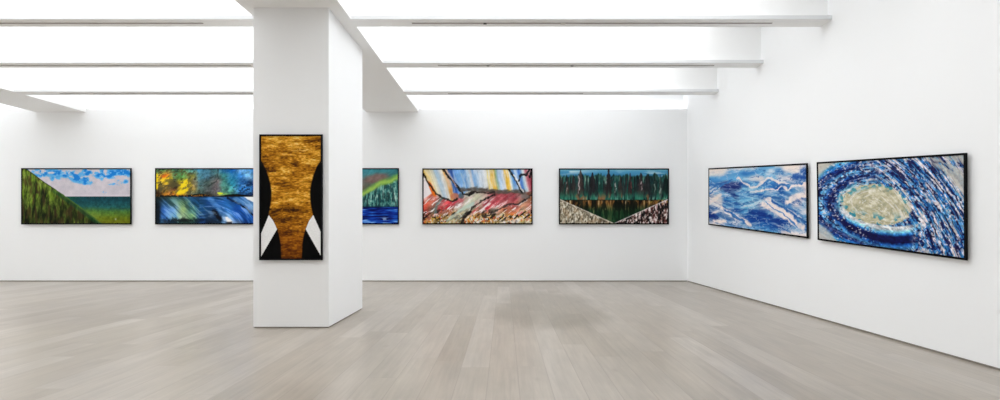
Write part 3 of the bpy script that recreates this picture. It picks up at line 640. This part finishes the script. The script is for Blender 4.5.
    for pts, wd, c, a in (([(.14, .34), (.22, .38), (.30, .34)], 0.056, (34, 46, 112), .8), ([(.22, .40), (.27, .48)], 0.064, (30, 44, 110), .8), ([(.64, .52), (.74, .60), (.88, .72), (1, .80)], 0.028, (30, 76, 150), .9),
                          ([(.42, .72), (.5, .74), (.62, .78), (.74, .86)], 0.048, (20, 50, 126), .85), ([(.0, .84), (.07, .88)], 0.064, (26, 48, 122), .9), ([(.15, .72), (.26, .82), (.36, .90)], 0.024, (36, 76, 150), .8),
                          ([(.0, .36), (.1, .30), (.24, .20)], 0.016, (50, 96, 170), .8), ([(.88, .14), (1, .18)], 0.064, (30, 66, 146), .8), ([(.75, .30), (.98, .24)], 0.024, (40, 84, 160), .7)):
        img = line(img, W, V, pts, wd, c, A, a)
    img = mx(img, (236, 222, 212), .8 * ss(.25, .75, blob(wu, wv, .05, .03, .16, .13) + .9 * blob(wu, wv, .86, .04, .13, .07) + .8 * blob(wu, wv, .08, .55, .07, .12)))
    for pts, wd in (([(.58, .55), (.70, .66), (.9, .86)], .018), ([(.14, .70), (.26, .80), (.38, .93)], .016), ([(.50, .33), (.62, .21), (.74, .27)], .012), ([(.0, .45), (.1, .33), (.22, .22)], .02)):
        img = line(img, W, V, pts, wd, (60, 112, 180), A, .9)
    img = mx(img, (170, 200, 222), .6 * ss(.52, .62, fbm(u * 16 + 3 * v, v * 40 - u * 6, 4, 83)) * blob(u, v, .4, .5, .3, .25))
    k = ss(20, 90, img[..., 2] - img[..., 0])[..., None]            # cooler, greener blues
    img = img * (1 + k * (col((.84, 1.0, 1.0)) - 1))
    return img

def paint_vortex(w, h):
    u, v = grid(w, h); A = 1.6
    cu, cv = .38, .51
    n = fbm(u * 10, v * 7, 3, 3) - .5
    dx = u - cu
    sh = np.where(dx > 0, .75 * dx + .35 * dx * dx, 0)
    y = (v - cv) - sh * ss(-.55, .15, v - cv + .0) * 0 - sh * 1.25
    x = np.where(dx > 0, dx * .92, dx * 1.0)
    r = np.hypot(x / .235, y / .26) + .07 * n
    th = np.arctan2(y / .26, x / .23)
    jag = fbm(u * 60, v * 40, 2, 9) - .5
    st = fbm(th * 3.2 + 4, (r + .05 * jag) * 9, 4, 12)
    st2 = fbm(th * 6 + 9, (r + .06 * jag) * 17, 4, 16)
    base = ramp(.5 * st + .5 * st2, [(.24, (10, 8, 44)), (.36, (18, 28, 84)), (.44, (28, 66, 150)), (.50, (44, 108, 190)), (.56, (104, 160, 208)), (.62, (204, 200, 202)), (.78, (226, 214, 212))])
    # rings of the curl around the pale eye
    ring = ramp(r + .06 * jag, [(.95, (200, 200, 196)), (1.05, (96, 156, 190)), (1.16, (34, 60, 140)), (1.3, (18, 16, 66)), (1.42, (26, 80, 180)), (1.55, (150, 190, 225)), (1.63, (60, 130, 210)), (1.76, (20, 26, 90)), (1.9, (24, 46, 130)), (2.0, (40, 120, 215)), (2.12, (60, 150, 225)), (2.3, (190, 190, 186))])
    wleft = ss(.55, .2, u - .12 * (v - .5)) 
    img = mx(base, ring * (.6 + .8 * st2)[..., None], .74 * wleft)
    ck = cell(u * 80, v * 50, 41)
    spk = fbm(u * 70, v * 46, 2, 44)
    img = mx(img, (222, 210, 210), .85 * ss(.60, .68, spk) * ss(.3, .6, u) * ss(.40, .55, st))
    img = mx(img, (222, 212, 212), .7 * ss(.66, .74, spk) * ss(.46, .54, st2))
    img = mx(img, (216, 206, 208), .9 * ss(.50, .58, fbm(th * 8 + 3, (r + .12 * jag) * 9, 4, 71)) * ss(.38, .6, u + .3 * (.5 - v)))
    img = mx(img, (16, 14, 60), .9 * ss(.54, .62, fbm(th * 10 + 7, (r + .12 * jag) * 12, 4, 75)) * ss(.3, .5, u))
    img = mx(img, (56, 124, 200), .8 * ss(.56, .64, fbm(th * 11 + 1, r * 18, 3, 78)) * ss(.25, .45, u))
    img = mx(img, (16, 12, 52), .8 * ss(.60, .68, fbm(u * 60, v * 40, 2, 48)) * ss(.6, .45, st))
    # the bright lower lip and the dark roll beneath it
    lip = np.interp(u, [.05, .12, .2, .3, .4, .5, .6, .66, .7], [.46, .58, .68, .75, .785, .79, .77, .74, .72])
    img = mx(img, ramp(v - lip + .02 * jag, [(-.05, (214, 212, 208)), (.0, (206, 212, 218)), (.035, (130, 186, 226)), (.06, (40, 110, 200)), (.085, (16, 20, 76)), (.15, (14, 14, 60)), (.175, (30, 84, 180)), (.23, (110, 170, 220))]) * (.75 + .5 * st2)[..., None],
             ss(-.05, -.02, v - lip) * ss(.25, .19, v - lip) * ss(.10, .2, u) * ss(.69, .60, u))
    tx = fbm(u * 64, v * 42, 3, 91)
    img = img * (.66 + .68 * tx)[..., None]
    img = mx(img, (210, 208, 210), .8 * ss(.60, .70, fbm(u * 75 + 9, v * 50, 2, 95)) * ss(.46, .6, fbm(th * 4, r * 9, 3, 97)) * ss(.5, .3, u))
    img = mx(img, (16, 16, 66), .75 * ss(.56, .66, fbm(u * 60 + 3, v * 40, 3, 99)) * ss(1.0, 1.2, r) * ss(2.1, 1.7, r) * ss(.5, .3, u))
    # the eye
    e = np.hypot((u - .395) / .240, (v - .52 - .10 * (u - .395)) / .238) + .16 * n + .10 * jag
    eye = ramp(fbm(u * 40, v * 28, 4, 52), [(.25, (150, 152, 128)), (.42, (178, 172, 142)), (.55, (190, 184, 154)), (.7, (206, 202, 178)), (.85, (226, 222, 210))])
    eye = mx(eye, (226, 224, 220), .7 * ss(.60, .68, fbm(th * 3, r * 26, 3, 56)))
    eye = mx(eye, (50, 130, 160), .85 * ss(.52, .6, fbm(u * 26, v * 18, 3, 58)) * (ss(.72, .95, e) + .9 * blob(u, v, .38, .68, .2, .06)))
    img = mx(img, eye, ss(1.02, .94, e))
    # pale corners
    img = mx(img, (196, 192, 180), .9 * ss(.02, -.03, u * 1.0 + (v * 1.0) * .62 - .11 + .05 * n))
    img = mx(img, (190, 188, 180), .8 * ss(.02, -.02, (1 - v) * .7 + u - .13 + .06 * n))
    img = mx(img, (186, 186, 176) , .8 * ss(.03, -.03, (1 - u) + v * .75 - .27 + .05 * n) * ss(.3, .5, fbm((u * 1.5 - v) * 18, (u + v) * 6, 3, 66)))
    k = ss(20, 90, img[..., 2] - img[..., 0])[..., None]
    img = img * (1 + k * (col((.88, 1.02, .96)) - 1))
    return img

# ---------------------------------------------------------------- framed paintings
def lin(c):
    c = np.clip(c, 0, 255) / 255.0
    return np.where(c <= 0.04045, c / 12.92, ((c + 0.055) / 1.055) ** 2.4)

def canvas_mat():
    m, nt, p = new_mat('painted_canvas')
    a = N(nt, 'ShaderNodeAttribute', attribute_name='paint')
    g = N(nt, 'ShaderNodeTexCoord')
    no = N(nt, 'ShaderNodeTexNoise'); no.inputs['Scale'].default_value = 60; no.inputs['Detail'].default_value = 4
    nt.links.new(g.outputs['Object'], no.inputs['Vector'])
    k = M(nt, 'MULTIPLY_ADD', no.outputs['Fac'], 0.3, 0.85)
    cc = N(nt, 'ShaderNodeCombineColor')
    for i in range(3): nt.links.new(k, cc.inputs[i])
    nt.links.new(mixc(nt, 1.0, a.outputs['Color'], cc.outputs[0], 'MULTIPLY'), p.inputs['Base Color'])
    b = N(nt, 'ShaderNodeBump'); b.inputs['Strength'].default_value = 0.15; b.inputs['Distance'].default_value = 0.004
    nt.links.new(no.outputs['Fac'], b.inputs['Height']); nt.links.new(b.outputs['Normal'], p.inputs['Normal'])
    p.inputs['Roughness'].default_value = 0.7
    p.inputs['Specular IOR Level'].default_value = 0.08
    return m
canvas_m = canvas_mat()
GAIN = 1.10                                            # paint reflectance against the photographed value

def painting(label, corners, nrm, img, depth=0.022, bar=0.030, lip=0.008, view=None, gap=0.04):
    """corners TL TR BR BL of the frame's front on the hanging side; nrm points into the room"""
    P = [Vector(c) for c in corners]; nrm = Vector(nrm)
    base = (P[2] + P[3]) / 2 - nrm * (depth + gap)
    root = bpy.data.objects.new('framed_painting', None); COL.objects.link(root)
    root.location = base
    root['label'] = label; root['category'] = 'painting'; root['group'] = 'framed paintings hung around the gallery'
    P = [p - base for p in P]
    def at(u, v): return (P[0] * (1 - u) + P[1] * u) * (1 - v) + (P[3] * (1 - u) + P[2] * u) * v
    W = ((P[1] - P[0]).length + (P[2] - P[3]).length) / 2; Hh = ((P[3] - P[0]).length + (P[2] - P[1]).length) / 2
    iu, iv = bar / W, bar / Hh
    # frame: four mitred bars
    bm = bmesh.new()
    out = [at(0, 0), at(1, 0), at(1, 1), at(0, 1)]
    inn = [at(iu, iv), at(1 - iu, iv), at(1 - iu, 1 - iv), at(iu, 1 - iv)]
    rings = []
    for q, d in ((out, depth), (out, 0.003), ([o.lerp(i, .10) for o, i in zip(out, inn)], 0.0), ([o.lerp(i, .90) for o, i in zip(out, inn)], 0.0), (inn, 0.003), (inn, depth)):
        rings.append([bm.verts.new(c - nrm * d) for c in q])
    for r0, r1 in zip(rings, rings[1:] + rings[:1]):
        for i in range(4):
            j = (i + 1) % 4
            bm.faces.new((r0[i], r0[j], r1[j], r1[i]))
    bmesh.ops.recalc_face_normals(bm, faces=bm.faces[:])
    me = bpy.data.meshes.new('frame'); bm.to_mesh(me); bm.free()
    link('frame', me, frame_m, root)
    # the batten that holds the frame clear of the wall
    bm = bmesh.new()
    rings = [[bm.verts.new(at(x, y) - nrm * d) for x, y in ((.12, .12), (.88, .12), (.88, .88), (.12, .88))] for d in (depth - .004, depth + gap)]
    for i in range(4):
        j = (i + 1) % 4
        bm.faces.new((rings[0][i], rings[0][j], rings[1][j], rings[1][i]))
    bm.faces.new(rings[0]); bm.faces.new(rings[1])
    bmesh.ops.recalc_face_normals(bm, faces=bm.faces[:])
    me = bpy.data.meshes.new('hanging_batten'); bm.to_mesh(me); bm.free()
    link('hanging_batten', me, frame_m, root)
    # canvas: stretched slab set inside the frame, its front a fine grid that carries the paint
    h, w_ = img.shape[:2]
    uu, vv = grid(w_, h)
    if view:                                           # the motif is drawn out towards the near end, as it reads on the wall
        a, b = view
        uu = (1 / (a + (b - a) * uu) - 1 / a) / (1 / b - 1 / a)
    U = (iu + uu * (1 - 2 * iu))[..., None]; V = (iv + vv * (1 - 2 * iv))[..., None]
    A4 = [np.array(p) for p in P]
    co = (A4[0] * (1 - U) + A4[1] * U) * (1 - V) + (A4[3] * (1 - U) + A4[2] * U) * V - np.array(nrm) * lip
    co = co.reshape(-1, 3)
    idx = np.arange(h * w_).reshape(h, w_)
    quads = np.stack([idx[1:, :-1], idx[1:, 1:], idx[:-1, 1:], idx[:-1, :-1]], -1).reshape(-1, 4)
    ring = np.concatenate([idx[0, :-1], idx[:-1, -1], idx[-1, :0:-1], idx[:0:-1, 0]])
    back0 = h * w_
    co = np.concatenate([co, co[ring] - np.array(nrm) * 0.012])
    m_ = len(ring); r2 = back0 + np.arange(m_); nx = np.roll(np.arange(m_), -1)
    side = np.stack([ring, ring[nx], r2[nx], r2], -1)
    loops = np.concatenate([quads.ravel(), side.ravel(), r2[::1]])
    nq = len(quads) + len(side)
    starts = np.concatenate([np.arange(nq) * 4, [nq * 4]]); tot = np.concatenate([np.full(nq, 4), [m_]])
    me = bpy.data.meshes.new('canvas')
    me.vertices.add(len(co)); me.vertices.foreach_set('co', co.astype(np.float32).ravel())
    me.loops.add(len(loops)); me.loops.foreach_set('vertex_index', loops.astype(np.int32))
    me.polygons.add(nq + 1); me.polygons.foreach_set('loop_start', starts.astype(np.int32))
    try: me.polygons.foreach_set('loop_total', tot.astype(np.int32))
    except Exception: pass
    me.update(calc_edges=True); me.validate()
    c3 = np.clip(lin(img) * GAIN, 0, 0.94).reshape(-1, 3)
    c3 = np.concatenate([c3, np.full((m_, 3), .6)])
    ca = me.color_attributes.new('paint', 'FLOAT_COLOR', 'POINT')
    ca.data.foreach_set('color', np.concatenate([c3, np.ones((len(c3), 1))], 1).astype(np.float32).ravel())
    link('canvas', me, canvas_m, root)
    return root

FD = 0.062
def on_plane_y(px, py, y):
    return (px_x(px, y), y, EYE + (HY - py) / F * y)
def on_plane_x(px, py, x):
    y = x * F / (px - VX)
    return (x, y, EYE + (HY - py) / F * y)
def rect_back(x0, y0, x1, y1, y): return [on_plane_y(x0, y0, y), on_plane_y(x1, y0, y), on_plane_y(x1, y1, y), on_plane_y(x0, y1, y)]

yb = DEEP - FD
painting('black framed painting of a green slope above a dark sea under cloudy blue sky', rect_back(20.9, 168.1, 131.1, 224.4, yb), (0, -1, 0), paint_coast(330, 165))
painting('black framed stormy abstract in yellow, teal and deep blue', rect_back(154.9, 168.1, 265.1, 224.4, yb), (0, -1, 0), paint_storm(330, 165))
painting('black framed painting of green aurora over royal blue water, half behind the column', rect_back(288.6, 168.1, 398.8, 224.4, yb), (0, -1, 0), paint_aurora(330, 165))
painting('black framed abstract canyon painting with blue and yellow streaks over a red and ochre ground', rect_back(422.3, 168.4, 532.6, 224.4, yb), (0, -1, 0), paint_canyon(330, 165))
painting('black framed painting of a dark pine forest mirrored in a lake between two pale banks', rect_back(559.0, 168.4, 669.1, 224.4, yb), (0, -1, 0), paint_forest(330, 165))
cd = COLY[0] - 0.04
painting('tall black framed painting of a golden vase shape on black, hung on the column', rect_back(259.0, 134.3, 322.3, 260.2, cd), (0, -1, 0), paint_gold(160, 320), depth=0.02, bar=0.022, gap=0.02)
xr = RX - 0.05
painting('black framed painting of blue and white rolling waves on the right wall near the corner', [on_plane_x(*q, xr) for q in ((708.3, 168.3), (806.9, 163.1), (807.5, 238.5), (708.3, 224.8))], (-1, 0, 0), paint_waves(330, 210), depth=0.02, gap=0.03, bar=0.026, view=(204.3, 303.2))
painting('black framed painting of a blue vortex swirling around a sand coloured eye', [on_plane_x(*q, xr) for q in ((816.5, 162.2), (965.5, 152.8), (966, 260.5), (817.5, 240.0))], (-1, 0, 0), paint_vortex(420, 260), depth=0.02, gap=0.03, bar=0.022, view=(312.5, 461.7))
